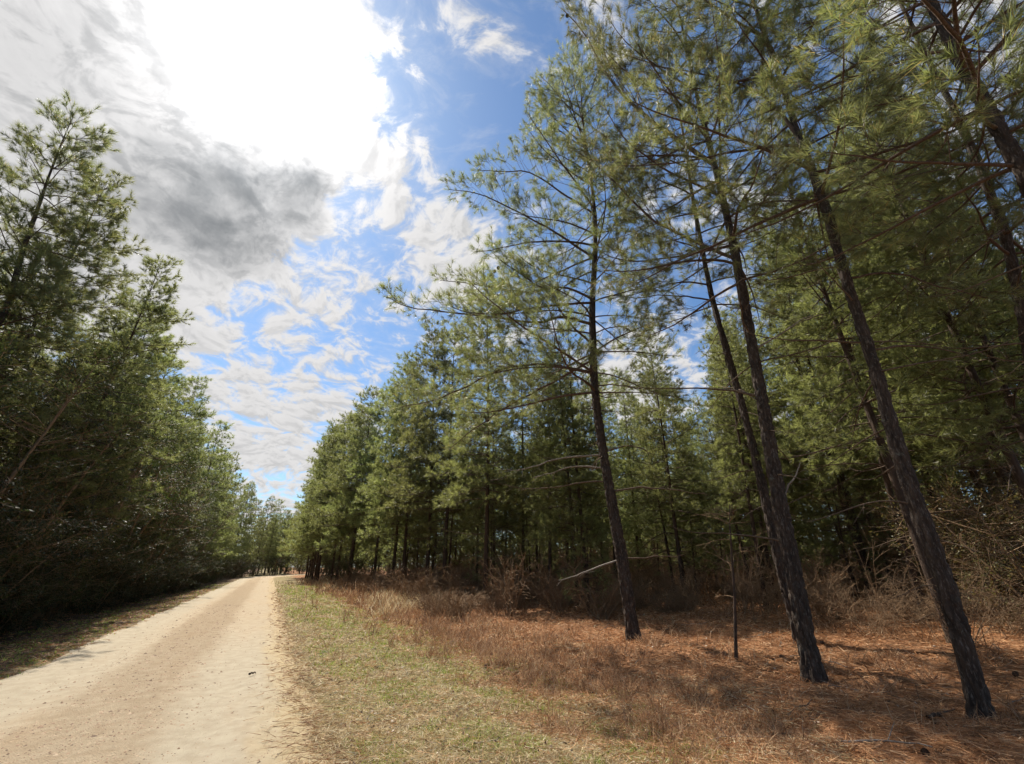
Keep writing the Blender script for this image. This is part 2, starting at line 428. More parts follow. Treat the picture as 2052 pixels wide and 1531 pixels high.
def interp_v(P, t):
    f = t * (len(P) - 1); i = np.minimum(f.astype(int), len(P) - 2); f = (f - i)[:, None]
    return P[i] * (1 - f) + P[i + 1] * f, rows(P[i + 1] - P[i])

def dress(rng, G, S, P, r0, live, dens=1.0, seg=(5, 3), start=0.3, sub=4.4, fine=True):
    """wood of one limb into G, its leafy shoots into S"""
    n = len(P); L = np.linalg.norm(np.diff(P, axis=0), axis=1).sum()
    G.tube(P, np.linspace(r0, max(0.004, r0 * 0.22), n), seg[0])
    k = max(2, int(L * (5.5 if live else 2.2) * dens))
    t = np.minimum(start + (0.985 - start) * (np.arange(k) + rng.uniform(0, 0.9, k)) / k, 0.99)
    q, d = interp_v(P, t)
    side = np.where(np.arange(k) % 2 == rng.integers(0, 2), 1.0, -1.0)[:, None]
    lat = rows(np.stack([d[:, 1], -d[:, 0], 0 * d[:, 0]], 1)) * side
    up = np.zeros((k, 3)); up[:, 2] = rng.uniform(-0.2, 0.5, k)
    e = rows(d * rng.uniform(0.45, 0.95, (k, 1)) + lat * rng.uniform(0.5, 1.0, (k, 1)) + up)
    l = (0.30 * L * (1.05 - t) + 0.22) * rng.uniform(0.6, 1.25, k)
    if not live: l *= rng.uniform(0.4, 1.1, k)
    m = 4 if fine else 3; Q = [q]; wig = 0.16
    for i in range(m):
        tt = i / m
        e = e + rng.normal(0, wig, (k, 3)) * 0.4; e[:, 2] += (-0.05 / m * 2 + 0.55 * tt * tt / m * 3) if live else -0.25 / m * 2
        e = rows(e); Q.append(Q[-1] + e * (l / m)[:, None])
    Q = np.stack(Q, 1)
    ra = np.maximum(0.004, r0 * 0.35 * (1.1 - t))[:, None]
    G.tubes(Q, ra + (0.003 - ra) * np.linspace(0, 1, m + 1)[None], seg[1])
    cnt = (l * (sub * dens if live else 2.5) + rng.uniform(0, 1, k)).astype(int)
    idx = np.repeat(np.arange(k), cnt); c = len(idx)
    if c:
        f = rng.uniform(0.40, 1.0, c) * m * 0.99; i = np.minimum(f.astype(int), m - 1); f = (f - i)[:, None]
        a = Q[idx, i] * (1 - f) + Q[idx, i + 1] * f
        g = rows(Q[idx, i + 1] - Q[idx, i]) + rng.normal(0, 0.65, (c, 3)); g[:, 2] += 0.40 if live else -0.05; g = rows(g)
        b = a + g * rng.uniform(0.14, 0.36, (c, 1))
        if fine or not live: G.tubes(np.stack([a, b], 1), np.tile([[0.004, 0.003]], (c, 1)), 3)
        if live: S.append((a * 0.4 + b * 0.6, b + g * 0.08))
    if live:
        S.append((Q[:, -2] * 0.5 + Q[:, -1] * 0.5, Q[:, -1] + e * 0.10))
        e = unit(P[-1] - P[-2]); S.append(((P[-1] - e * 0.12)[None], (P[-1] + e * 0.14)[None]))

def needles(rng, S, k, width, length, name, m):
    S0 = np.concatenate([np.atleast_2d(s[0]) for s in S]); S1 = np.concatenate([np.atleast_2d(s[1]) for s in S]); n = len(S0)
    a = S1 - S0; ln = np.linalg.norm(a, axis=1)[:, None] + 1e-9; a = a / ln
    a = np.repeat(a, k, 0); t = rng.uniform(0, 1, (n * k, 1)) ** 0.75
    p = np.repeat(S0, k, 0) + np.repeat(S1 - S0, k, 0) * t
    r = rng.normal(0, 1, (n * k, 3)); r -= a * (r * a).sum(1)[:, None]; r /= np.linalg.norm(r, axis=1)[:, None]
    th = np.radians(rng.normal(50, 14, (n * k, 1))) * (1.10 - 0.55 * t)
    d = a * np.cos(th) + r * np.sin(th); d[:, 2] -= rng.uniform(-0.05, 0.20, n * k); d /= np.linalg.norm(d, axis=1)[:, None]
    l = length * rng.uniform(0.75, 1.12, (n * k, 1)) * np.repeat(rng.uniform(0.65, 1.2, (n, 1)), k, 0)
    w = np.cross(d, rng.normal(0, 1, (n * k, 3))); w /= np.linalg.norm(w, axis=1)[:, None]; w *= width * rng.uniform(0.7, 1.3, (n * k, 1))
    V = np.empty((n * k, 3, 3)); V[:, 0] = p - w * 0.5; V[:, 1] = p + w * 0.5; V[:, 2] = p + d * l
    return mesh_np(name, V.reshape(-1, 3), np.arange(n * k * 3).reshape(-1, 3), m)

def trunk_path(H, rng, lean=(0, 0), wig=0.12, n=14):
    hs = np.linspace(0, 1, n) ** 1.0
    c = rng.normal(0, wig, (4, 2))
    P = np.zeros((n, 3)); P[:, 2] = hs * H
    for i in range(4): P[:, :2] += np.sin((i + 1) * 1.7 * hs + i)[:, None] * hs[:, None] * c[i] * H / 18 / (1 + 0.4 * i)
    P[:, 0] += lean[0] * hs; P[:, 1] += lean[1] * hs
    return P

def trunk_radius(h, H, r0):
    return r0 * (np.clip(1 - h / H, 0, 1) ** 0.85 * 0.80 + 0.02) + r0 * 0.34 * np.exp(-h / 0.22)

def path_at(P, h):
    z = P[:, 2]; return np.array([np.interp(h, z, P[:, 0]), np.interp(h, z, P[:, 1]), h])

def bark_trunk(P, H, r0, name, seg=48, top=None, fine=7.0):
    """trunk with plated, furrowed bark as real relief"""
    H2 = top or H
    hs = np.concatenate([np.arange(-0.25, min(fine, H2), 0.042), np.linspace(fine, H2, 40)[0 if fine < H2 else 40:]])
    V = []
    th = np.linspace(0, 2 * math.pi, seg, endpoint=False)
    for h in hs:
        c = path_at(P, max(h, 0)); c[2] = h
        r = float(trunk_radius(max(h, 0), H, r0))
        lump = 1 + 0.05 * np.sin(2 * th + h * 1.3) + 0.03 * np.sin(3 * th - h * 2.1 + 1) + (0.10 * math.exp(-max(h, 0) / 0.25)) * np.sin(5 * th + 0.7)
        for j, a in enumerate(th):
            ca, sa = math.cos(a), math.sin(a)
            q = Vector((ca * r * 13, sa * r * 13, h * 4.2))
            q = q + 0.5 * mnoise.noise_vector(q * 0.8)
            ds, _ = mnoise.voronoi(q)
            e = min(1.0, max(0.0, (ds[1] - ds[0]) * 2.6))
            dsp = (-0.042 * (1 - e) ** 1.4 + 0.010 * mnoise.noise(q * 2.7)) * min(1.0, r / 0.15)
            rr = r * lump[j] + dsp
            V.append((c[0] + ca * rr, c[1] + sa * rr, h))
    n = len(hs); i = np.arange(n - 1)[:, None] * seg; j = np.arange(seg)[None]; k = (j + 1) % seg
    Q = np.stack([i + j, i + k, i + seg + k, i + seg + j], -1).reshape(-1, 4)
    return mesh_np(name, V, Q, MAT['bark'], True, 4)

def cone_mesh():
    G = Geo(); n = 9; hs = np.linspace(0, 0.11, n); rs = np.array([.006, .026, .036, .040, .039, .034, .028, .019, .006])
    G.tube(np.stack([0 * hs, 0 * hs, -hs], 1), rs, 9)
    for i in range(60):                                            # spiral of scales
        t = i / 60; a = i * 2.39996; h = 0.008 + 0.092 * t; r = np.interp(h, hs, rs)
        c = np.array([math.cos(a), math.sin(a), 0]); b = np.array([-math.sin(a), math.cos(a), 0])
        q = c * r * 0.8 + np.array([0, 0, -h]); e = c * (r + 0.013) + np.array([0, 0, -h - 0.008])
        G.add([q - b * .010, q + b * .010, e + b * .007, e - b * .007, q + np.array([0, 0, .009])], [[0, 1, 2], [0, 2, 3], [0, 3, 4], [1, 4, 2], [4, 3, 2]])
    return G.mesh('pine_cone', MAT['cone'], False)
CONE = cone_mesh()

def crown_branches(rng, P, H, base, top, Lmax, bias=None, biasamt=0.0, whorl=0.55, per=(3, 5), prof=None, dead_from=None, dead_n=(1, 3)):
    """procedural whorls -> list of (origin, direction, length, radius, live, bend, tip)"""
    out = []
    h = dead_from if dead_from is not None else base
    while h < top:
        live = h > base
        t = (h - base) / max(0.1, H - base)
        k = rng.integers(per[0], per[1] + 1) if live else rng.integers(dead_n[0], dead_n[1])
        a0 = rng.uniform(0, 6.28)
        for i in range(k):
            a = a0 + i * 6.283 / k + rng.normal(0, 0.35)
            out_d = np.array([math.cos(a), math.sin(a), 0])
            L = Lmax * (prof(t) if (prof and live) else (1 - max(t, 0)) ** 0.52 * 0.92 + 0.08) * rng.uniform(0.65, 1.12)
            if bias is not None: L *= 1 + biasamt * float(out_d @ bias)
            el = math.radians(np.interp(t, [0, 0.3, 0.7, 1.0], [2, 14, 32, 54]) + rng.normal(0, 8))
            if not live: el = math.radians(rng.normal(2, 12)); L *= rng.uniform(0.25, 0.8)
            d = out_d * math.cos(el) + np.array([0, 0, math.sin(el)])
            q = path_at(P, h + rng.uniform(-0.06, 0.06))
            r = (0.009 + 0.0075 * L) * (1 if live else 0.75)
            out.append((q, d, L, r, live, rng.uniform(-0.6, -0.1) if live else rng.uniform(-0.6, 0.0), rng.uniform(0.5, 1.2)))
        h += whorl * rng.uniform(0.75, 1.25) * (1.0 if live else 1.15)
    # the leader and a few steep shoots round it
    return out

# ---------------- foreground pines, each one built singly
def hero_pine(px_trace, base, H, r0, label, seed, crown_base, Lmax, traced=(), dead_traced=(), cones=(), bias=(-1, 0.1), biasamt=0.35,
              dead_from=1.6, kneed=56, group='pines standing along the near edge of the stand', top_in_view=None, width=0.0064, dens=1.0, per=(3, 5), whorl=0.55, fine=7.0, twosided=True):
    rng = np.random.default_rng(seed)
    base = np.array(base, float); base[2] = float(zg(base[0], base[1]))
    pts = np.array([plane_pt(x, y, base) for x, y in px_trace]) - base
    pts = pts[np.argsort(pts[:, 2])]
    pts = np.concatenate([[[0, 0, 0]], pts[pts[:, 2] > 0.4]])
    if pts[-1, 2] < H - 0.5:                                         # carry the trunk on above what the photo shows
        d = unit(pts[-1] - pts[max(0, len(pts) - 3)]); d = unit(d + np.array([0, 0, 0.6]))
        pts = np.concatenate([pts, [pts[-1] + d * (H - pts[-1, 2]) / d[2]]])
    hs = np.linspace(0, pts[-1, 2], 40); P = np.stack([np.interp(hs, pts[:, 2], pts[:, 0]), np.interp(hs, pts[:, 2], pts[:, 1]), hs], 1)
    for _ in range(3): P[1:-1] = (P[:-2] + 2 * P[1:-1] + P[2:]) / 4
    H = P[-1, 2]
    root = thing('pine_tree', base, label, 'pine tree', group)
    obj('trunk', bark_trunk(P, H, r0, 'pine_trunk', fine=fine), root)
    S = []
    bl = crown_branches(rng, P, H, crown_base, H - 0.25, Lmax, np.array([bias[0], bias[1], 0]), biasamt, whorl, per, dead_from=dead_from)
    for q, d, L, r, live, bend, tip in bl:
        G = Geo(); Q = grow(rng, q, d, L, 10, bend, 0.24, tip)
        dress(rng, G, S, Q, r, live, dens=dens, start=0.22 if live else 0.35)
        obj('branch', G.mesh('pine_branch', MAT['limb'] if live else MAT['snag']), root)
    for tr, live, push in traced:
        Q = np.array([plane_pt(x, y, base, push * i / max(1, len(tr) - 1)) for i, (x, y) in enumerate(tr)]) - base
        Q[0] = path_at(P, min(max(Q[0, 2], 0.3), H - 0.2))                # rooted in the trunk
        t = np.linspace(0, 1, len(Q)); tt = np.linspace(0, 1, 3 * len(Q)); Q = np.stack([np.interp(tt, t, Q[:, i]) for i in range(3)], 1)
        for _ in range(2): Q[1:-1] = (Q[:-2] + 2 * Q[1:-1] + Q[2:]) / 4
        Q[1:] += rng.normal(0, 0.012, Q[1:].shape)
        G = Geo(); L = np.linalg.norm(np.diff(Q, axis=0), axis=1).sum()
        dress(rng, G, S, Q, (0.010 + 0.0058 * L) if live else 0.020 + 0.004 * L, live, dens=dens * (1.15 if live else 0.9), start=0.28 if live else 0.30)
        obj('branch', G.mesh('pine_branch', MAT['limb'] if live else MAT['dead' if live is False else 'snag']), root)
    e = P[-1]; S.append((e - [0, 0, .3], e + [0, 0, .25]))
    obj('crown', needles(rng, S, kneed, width, 0.215, 'pine_needles', MAT['needle']), root)
    for cxp, cyp, push in cones:
        c = obj('pine_cone', CONE, root); c.location = tuple(plane_pt(cxp, cyp, base, push) - base); c.scale = (1.25,) * 3
        c.rotation_euler = (rng.uniform(-0.5, 0.5), rng.uniform(-0.5, 0.5), rng.uniform(0, 6))
    return root

KEEP = [at(*p) for p in ((1272, 1287), (1632, 1365), (1972, 1448), (1607, 1290), (1772, 1172))]
A0 = at(1272, 1287); B0 = at(1632, 1365); C0 = at(1972, 1448)
hero_pine([(1240, 1080), (1210, 920), (1190, 780), (1186, 600), (1195, 480), (1190, 400), (1168, 250), (1160, 118)], A0, 20.0, 0.20,
          'tall leaning pine nearest the road, bare pale limbs on its lower left trunk', 101, 6.0, 3.5,
          traced=[([(1200, 912), (1120, 915), (1060, 940), (1000, 942)], False, -0.5), ([(1205, 938), (1150, 933), (1100, 950), (1065, 958)], False, 0.4),
                  ([(1235, 1120), (1190, 1140), (1150, 1155), (1120, 1164)], False, -0.6), ([(1215, 905), (1262, 890), (1312, 912)], None, 0.5),
                  ([(1228, 985), (1300, 975), (1370, 985), (1420, 992)], None, 0.3), ([(1245, 1120), (1310, 1118), (1370, 1112)], None, 0.6),
                  ([(1171, 694), (1132, 639), (1105, 588), (1054, 557), (1014, 529), (985, 505)], True, -0.6),
                  ([(1175, 651), (1124, 631), (1085, 651), (991, 635), (912, 627), (815, 618), (775, 595)], True, -0.8),
                  ([(1180, 749), (1105, 729), (1038, 733), (995, 741), (936, 776), (869, 804), (800, 815)], True, -0.6),
                  ([(1185, 520), (1130, 475), (1050, 430), (960, 385), (900, 380)], True, -1.0),
                  ([(1188, 430), (1130, 390), (1060, 340), (1000, 345), (955, 340)], True, -0.6),
                  ([(1172, 300), (1130, 270), (1095, 240), (1080, 215)], True, -0.5),
                  ([(1199, 773), (1226, 769), (1300, 782), (1370, 800)], True, -0.3),
                  ([(1186, 600), (1130, 570), (1060, 590), (960, 570), (880, 560)], True, 0.8),
                  ([(1188, 720), (1120, 760), (1040, 800), (960, 850), (900, 900)], True, 0.5)],
          cones=[(998, 533, -0.5), (990, 540, -0.45), (1048, 541, -0.4)], dens=1.0, per=(3, 4), dead_from=3.8, kneed=46, width=0.0068)
hero_pine([(1600, 1200), (1560, 1000), (1525, 790), (1490, 600), (1471, 490), (1439, 359), (1419, 278), (1400, 212), (1390, 153), (1364, 42)], B0, 19.0, 0.182,
          'straight dark pine with mossy trunk, in front of a thinner pine it overlaps', 202, 7.2, 3.3,
          traced=[([(1513, 794), (1461, 781), (1363, 778), (1242, 774)], None, 0.4), ([(1575, 1010), (1590, 960), (1605, 925)], False, 0.2),
                  ([(1470, 520), (1380, 480), (1290, 430), (1200, 330), (1150, 300)], True, -0.6),
                  ([(1430, 330), (1330, 260), (1230, 180), (1170, 60), (1130, 20)], True, -0.5),
                  ([(1525, 700), (1575, 660), (1640, 625)], False, 0.2)],
          cones=[(1135, 30, -0.5), (1495, 395, 0.3)], dens=0.85, per=(2, 3), whorl=0.62, dead_from=2.0, biasamt=0.2)
hero_pine([(1943, 1331), (1912, 1214), (1869, 1096), (1841, 1018), (1798, 920), (1771, 793), (1748, 711), (1722, 646), (1696, 564), (1673, 483), (1663, 441), (1631, 343), (1601, 287), (1588, 235), (1562, 147), (1539, 91), (1520, 33)],
          C0, 18.5, 0.142, 'nearest pine on the right, its trunk rising from the bottom right corner', 303, 7.4, 3.2,
          traced=[([(1600, 280), (1540, 190), (1430, 150), (1300, 130)], True, -0.3), ([(1690, 560), (1780, 540), (1900, 580), (2000, 600)], True, 0.6),
                  ([(1745, 700), (1850, 690), (1960, 720)], None, 0.6)], dens=0.85, per=(2, 3), whorl=0.62, dead_from=2.4, biasamt=0.2)
hero_pine([(1575, 1194), (1555, 1096), (1535, 998), (1527, 974), (1500, 859), (1478, 778), (1451, 683), (1425, 598), (1406, 490), (1386, 392), (1373, 284), (1354, 196), (1337, 140)],
          at(1607, 1290), 20.5, 0.150, 'slimmer pine half hidden behind the straight mossy pine', 404, 8.0, 2.9,
          traced=[([(1422, 604), (1383, 595), (1340, 591), (1265, 598), (1215, 590)], True, -0.2)], dens=0.8, per=(2, 3), whorl=0.7, dead_from=2.8, biasamt=0.2)
G0 = np.array([7.35, 0.95, 0])
hero_pine([(2039, 327), (2006, 261), (1957, 183), (1915, 108), (1882, 33)], G0, 18.0, 0.155,
          'thick pine trunk crossing the top right corner with its foot out of view', 505, 6.0, 3.0, dens=0.9, per=(3, 4), dead_from=3.0, biasamt=0.1, fine=12)
hero_pine([(2020, 480), (2006, 441), (1973, 359), (1941, 278), (1892, 183)], np.array([10.6, 2.9, 0]), 18.0, 0.15,
          'thinner pine just behind the thick trunk in the top right corner', 606, 6.5, 2.8, dens=0.75, per=(3, 4), dead_from=3.0, biasamt=0.0)
hero_pine([(1731, 1049), (1715, 998), (1696, 924), (1676, 852)], at(1772, 1172), 14.0, 0.13,
          'slim pine with snapped dead limbs between the two nearest right trunks', 707, 5.5, 2.2, dens=0.6, per=(3, 4), dead_from=1.2, biasamt=0.0)

hero_pine([(12, 640), (25, 580), (45, 500), (65, 450), (95, 360), (130, 270), (150, 225)], np.array([-9.6, 15.2, 0]), 15.2, 0.19,
          'tallest pine at the left edge, its forked tufted top dark against the clouds', 808, 5.0, 2.5, dens=1.1, per=(4, 5), dead_from=3.0, biasamt=-0.2, kneed=50, width=0.009,
          group='front row pines left of the road', fine=0.5)

# ---------------- pines of the stand: a few kinds, copied
def stand_pine(seed, H, r0, base, Lmax, kneed, width, nlen, segs, m_need, m_bark, bias=0.0, dens=0.7, per=(3, 4), whorl=0.62, dead_from=1.4, dead_k=True, lseg=(4, 3)):
    rng = np.random.default_rng(seed)
    P = trunk_path(H, rng, rng.normal(0, 0.35, 2))
    hs = P[:, 2]; R = trunk_radius(hs, H, r0)
    hz = np.concatenate([[-0.3, 0, .15, .4, .9], np.linspace(1.8, H, 14)])
    Pp = np.array([path_at(P, max(h, 0)) * [1, 1, 0] + [0, 0, h] for h in hz])
    T = Geo(); T.tube(Pp, trunk_radius(np.maximum(hz, 0), H, r0), segs)
    S = []; G = Geo(); D = Geo()
    for q, d, L, r, live, bend, tip in crown_branches(rng, P, H, base, H - 0.2, Lmax, np.array([-1.0, 0, 0]), bias, whorl, per, dead_from=dead_from, dead_n=(2, 5)):
        Q = grow(rng, q, d, L, 5, bend, 0.13, tip)
        dress(rng, G if live else D, S, Q, r, live, dens=dens, seg=lseg, start=0.25, fine=False, sub=4.2)
    S.append((P[-1] - [0, 0, .4], P[-1] + [0, 0, .25]))
    parts = [('trunk', T.mesh('stand_trunk', m_bark)), ('branches', G.mesh('stand_branches', MAT['limb'])),
             ('crown', needles(rng, S, kneed, width, nlen, 'stand_needles', m_need))]
    if D.tb: parts.append(('dead_branches', D.mesh('stand_dead', MAT['snag'])))
    return parts

EDGE = [stand_pine(20 + i, [18.5, 17.0, 19.5][i], 0.17, [4.4, 3.6, 5.0][i], 3.3, 27, 0.0185, 0.26, 9, MAT['needle_far'], MAT['bark_far'], 0.25, dens=0.85, per=(4, 6), whorl=0.52) for i in range(3)]
INNER = [stand_pine(40 + i, [18.5, 17.5, 19.0][i], 0.155, [5.0, 5.8, 4.4][i], 2.8, 25, 0.0190, 0.26, 8, MAT['needle_far'], MAT['bark_far'], 0.0, dens=0.8, per=(4, 5), whorl=0.55, dead_from=0.7) for i in range(3)]
FAR = [stand_pine(60 + i, [18.5, 16.5, 19.5][i], 0.17, [3.2, 3.6, 2.8][i], 3.4, 18, 0.034, 0.34, 6, MAT['needle_far'], MAT['bark_far'], 0.2, dens=0.62, per=(4, 5), whorl=0.55, dead_from=1.5, lseg=(3, 3)) for i in range(3)]
YOUNG = [stand_pine(80 + i, [5.5, 4.2][i], 0.06, [0.9, 0.6][i], 1.5, 24, 0.0105, 0.21, 6, MAT['needle_far'], MAT['bark_far'], 0.0, dens=1.0, per=(3, 5), whorl=0.40, dead_from=0.5) for i in range(2)]

def plant(parts, name, x, y, label, cat, group, rz, sc):
    r = thing(name, (x, y, float(zg(x, y))), label, cat, group, rz, sc)
    for nm, me in parts:
        o = obj(nm, me, r)
        if nm in ('branches', 'dead_branches', 'crown', 'foliage', 'twigs', 'stems'): o['kind'] = 'stuff'   # too fine to pick apart singly
    return r

rs = np.random.default_rng(77)
n_pines = 0
def add_pine(parts, x, y, label, group, sc, rz=None):
    global n_pines; n_pines += 1
    plant(parts, 'pine_tree', x, y, label, 'pine tree', group, rs.uniform(-0.5, 0.5) if rz is None else rz, sc)

# right edge row, receding along the road
E1, E2 = at(972, 1210), at(888, 1195)
add_pine(EDGE[2], E1[0], E1[1], 'pine with a dark thin trunk standing just left of the tall leaning pine', 'front row pines right of the road', 0.88)
add_pine(EDGE[0], E2[0], E2[1], 'second dark trunk left of the tall leaning pine, foot in brown grass', 'front row pines right of the road', 0.93)
y = E2[1] + 3.0; k = 0
while y < 122:
    x = 8.0 - 2.6 * float(sstep(32, 62, y)) + float(cx(y)) + rs.normal(0, 0.4)
    kit = EDGE[rs.integers(0, 3)] if y < 58 else FAR[rs.integers(0, 3)]
    lab = 'pine in the receding front row along the right side of the road'
    if k < 3: lab = ['first', 'second', 'third'][k] + ' pine beyond the two dark trunks in the front row right of the road'
    k += 1
    add_pine(kit, x, y, lab, 'front row pines right of the road', rs.uniform(0.92, 1.08))
    y += rs.uniform(2.6, 3.8) if y < 60 else rs.uniform(3.6, 4.8)
add_pine(EDGE[1], 10.6, 15.5, 'low-branched pine directly behind the tall leaning pine', 'pines inside the right stand', 0.62)
# inner rows on the right
for row, x0 in enumerate([11.4, 14.2, 17.2, 20.4, 23.6, 27.0, 31.0]):
    y = rs.uniform(0, 3) + (4.5 if row == 0 else 3.0)
    while y < [95, 62, 52, 46, 42, 40, 40][row]:
        x = x0 + float(cx(y)) + rs.normal(0, 0.4)
        near_c = min(math.hypot(x - q[0], y - q[1]) for q in KEEP)
        az = math.degrees(math.atan2(x, y))
        if az < 80 and near_c > 1.8 and not (math.hypot(x, y) < 17.5 and 33 < az < 64):
            kit = INNER[rs.integers(0, 3)] if math.hypot(x, y) < 45 else FAR[rs.integers(0, 3)]
            sc = rs.uniform(0.58, 0.74) if az < 60 else rs.uniform(0.74, 0.98)
            add_pine(kit, x, y, 'slender pine standing inside the shaded stand on the right', 'pines inside the right stand', sc, rs.uniform(0, 6.28))
        y += rs.uniform(2.9, 4.2) * (1.0 if row < 3 else 1.15)
for x, y, sc in [(13.2, 3.4, .8), (15.8, 4.4, .95), (18.5, 5.6, .9), (17.0, 8.6, .8), (14.6, 6.4, .72), (20.5, 7.6, .95), (22.5, 11.0, .9), (19.5, 12.5, .75), (22.0, 15.0, .75), (16.2, 11.4, .62)]:
    add_pine(INNER[rs.integers(0, 3)], x, y, 'slender pine crowding the shade behind the nearest right trunk', 'pines behind the nearest right trunk', sc, rs.uniform(0, 6.28))
# left rows
for row, x0 in enumerate([-8.5, -11.8, -15.5]):
    y = [18.5, 8.0, 9.0][row]; k = 0
    while y < [130, 80, 60][row]:
        x = x0 + float(cx(y)) + rs.normal(0, 0.5)
        kit = EDGE[rs.integers(0, 3)] if y < 50 else FAR[rs.integers(0, 3)]
        if row and y < 13 and x > -13: y += 3.5; continue
        lab0 = (['first', 'second', 'third'][k] + ' pine beyond the tallest left pine in the row along the road') if k < 3 else 'pine in the dark row along the left side of the road'; k += 1
        add_pine(kit, x, y, lab0 if row == 0 else 'pine standing deeper in the dark wood on the left',
                 'front row pines left of the road' if row == 0 else 'pines inside the left wood', (rs.uniform(0.70, 0.82) if y < 34 else rs.uniform(0.78, 0.92)), math.pi + rs.uniform(-0.6, 0.6))
        y += rs.uniform(2.9, 4.2) if y < 60 else rs.uniform(4, 5.5)
# where the road bends out of sight
for i in range(44):
    y = rs.uniform(98, 150); x = rs.uniform(-14, 20)
    if abs(x + 1.4 - float(cx(y))) > 4.5:
        add_pine(FAR[rs.integers(0, 3)], x, y, 'distant pine closing the view where the road bends away', 'pines at the bend of the road', rs.uniform(0.55, 0.78))
# young pines growing up in the shade
for i in range(26):
    x, y = (rs.uniform(14, 30), rs.uniform(5, 38)) if i < 20 else (rs.uniform(9.5, 13), rs.uniform(12, 40))
    plant(YOUNG[rs.integers(0, 2)], 'young_pine', x, y, 'small young pine growing in the shade of the right stand', 'pine tree', 'young pines under the right stand', rs.uniform(0, 6.28), rs.uniform(0.75, 1.2))
for i in range(14):
    a = math.radians(rs.uniform(42, 64)); d = rs.uniform(19, 30); x, y = math.sin(a) * d, math.cos(a) * d
    plant(YOUNG[rs.integers(0, 2)], 'young_pine', x, y, 'small young pine growing in the shade of the right stand', 'pine tree', 'young pines under the right stand', rs.uniform(0, 6.28), rs.uniform(1.0, 1.5))
print('pines', n_pines + 8)

# far wood on both sides, a mass nobody could count
def far_wood():
    rng = np.random.default_rng(9); V = []; G = Geo(); S = []
    spots = []
    for i in range(150):
        x = rng.uniform(31, 75); y = rng.uniform(4, 95); spots.append((x, y))
    for i in range(70): spots.append((rng.uniform(-48, -19), rng.uniform(2, 110)))
    for i in range(70): spots.append((rng.uniform(-40, 70), rng.uniform(150, 185)))
    for x, y in spots:
        z = float(zg(x, y)); H = rng.uniform(15, 19)
        G.tube([(x, y, z - 0.3), (x, y, z + H * 0.5), (x, y, z + H)], [0.17, 0.12, 0.02], 5)
        for k in range(95):
            h = rng.uniform(0.1, 4.5) if k < 36 else rng.uniform(3, H); t = h / H
            a = rng.uniform(0, 6.28); r = rng.uniform(0.2, 2.4) * (1 - t) ** 0.6 + 0.15
            q = np.array([x + math.cos(a) * r, y + math.sin(a) * r, z + h]); S.append((q, q + np.array([math.cos(a) * .35, math.sin(a) * .35, .25])))
    w = obj('wood_trunks', G.mesh('wood_trunks', MAT['bark_far']))
    tag(w, 'dark trunks of the far wood seen between the nearer pines', 'wood', kind='stuff')
    f = obj('wood_foliage', needles(rng, S, 4, 0.24, 0.85, 'wood_foliage', MAT['needle_far']))
    tag(f, 'dark green mass of the far wood behind the nearer pines', 'wood', kind='stuff')
far_wood()
def thicket():
    rng = np.random.default_rng(19); n = 8500
    x = 12.5 + 28 * rng.uniform(0, 1, n) ** 0.9; y = rng.uniform(2, 62, n)
    k = pnoise(x, y, 0.35, 30) + 0.03 * (np.hypot(x, y) - 22) > -0.15; x, y = x[k], y[k]; n = len(x); d = np.hypot(x, y)
    p = np.stack([x, y, zg(x, y) - 0.05], 1); e = rows(np.concatenate([rng.normal(0, 0.38, (n, 2)), np.ones((n, 1))], 1)); l = rng.uniform(0.5, 2.6, (n, 1)) * np.clip(d / 22, .5, 1.3)[:, None]
    m = p + e * l * .55 + rng.normal(0, .08, (n, 3)); t = m + rows(e + rng.normal(0, .5, (n, 3))) * l * .5
    r = (0.005 + 0.00028 * d)[:, None] * np.array([[1.3, 1.0, 0.5]])
    G = Geo(); G.tubes(np.stack([p, m, t], 1), r, 3)
    tag(obj('undergrowth', G.mesh('undergrowth', MAT['twig'], False)), 'tangle of brown leafless stems filling the shade deep among the right pines', 'undergrowth', kind='stuff')

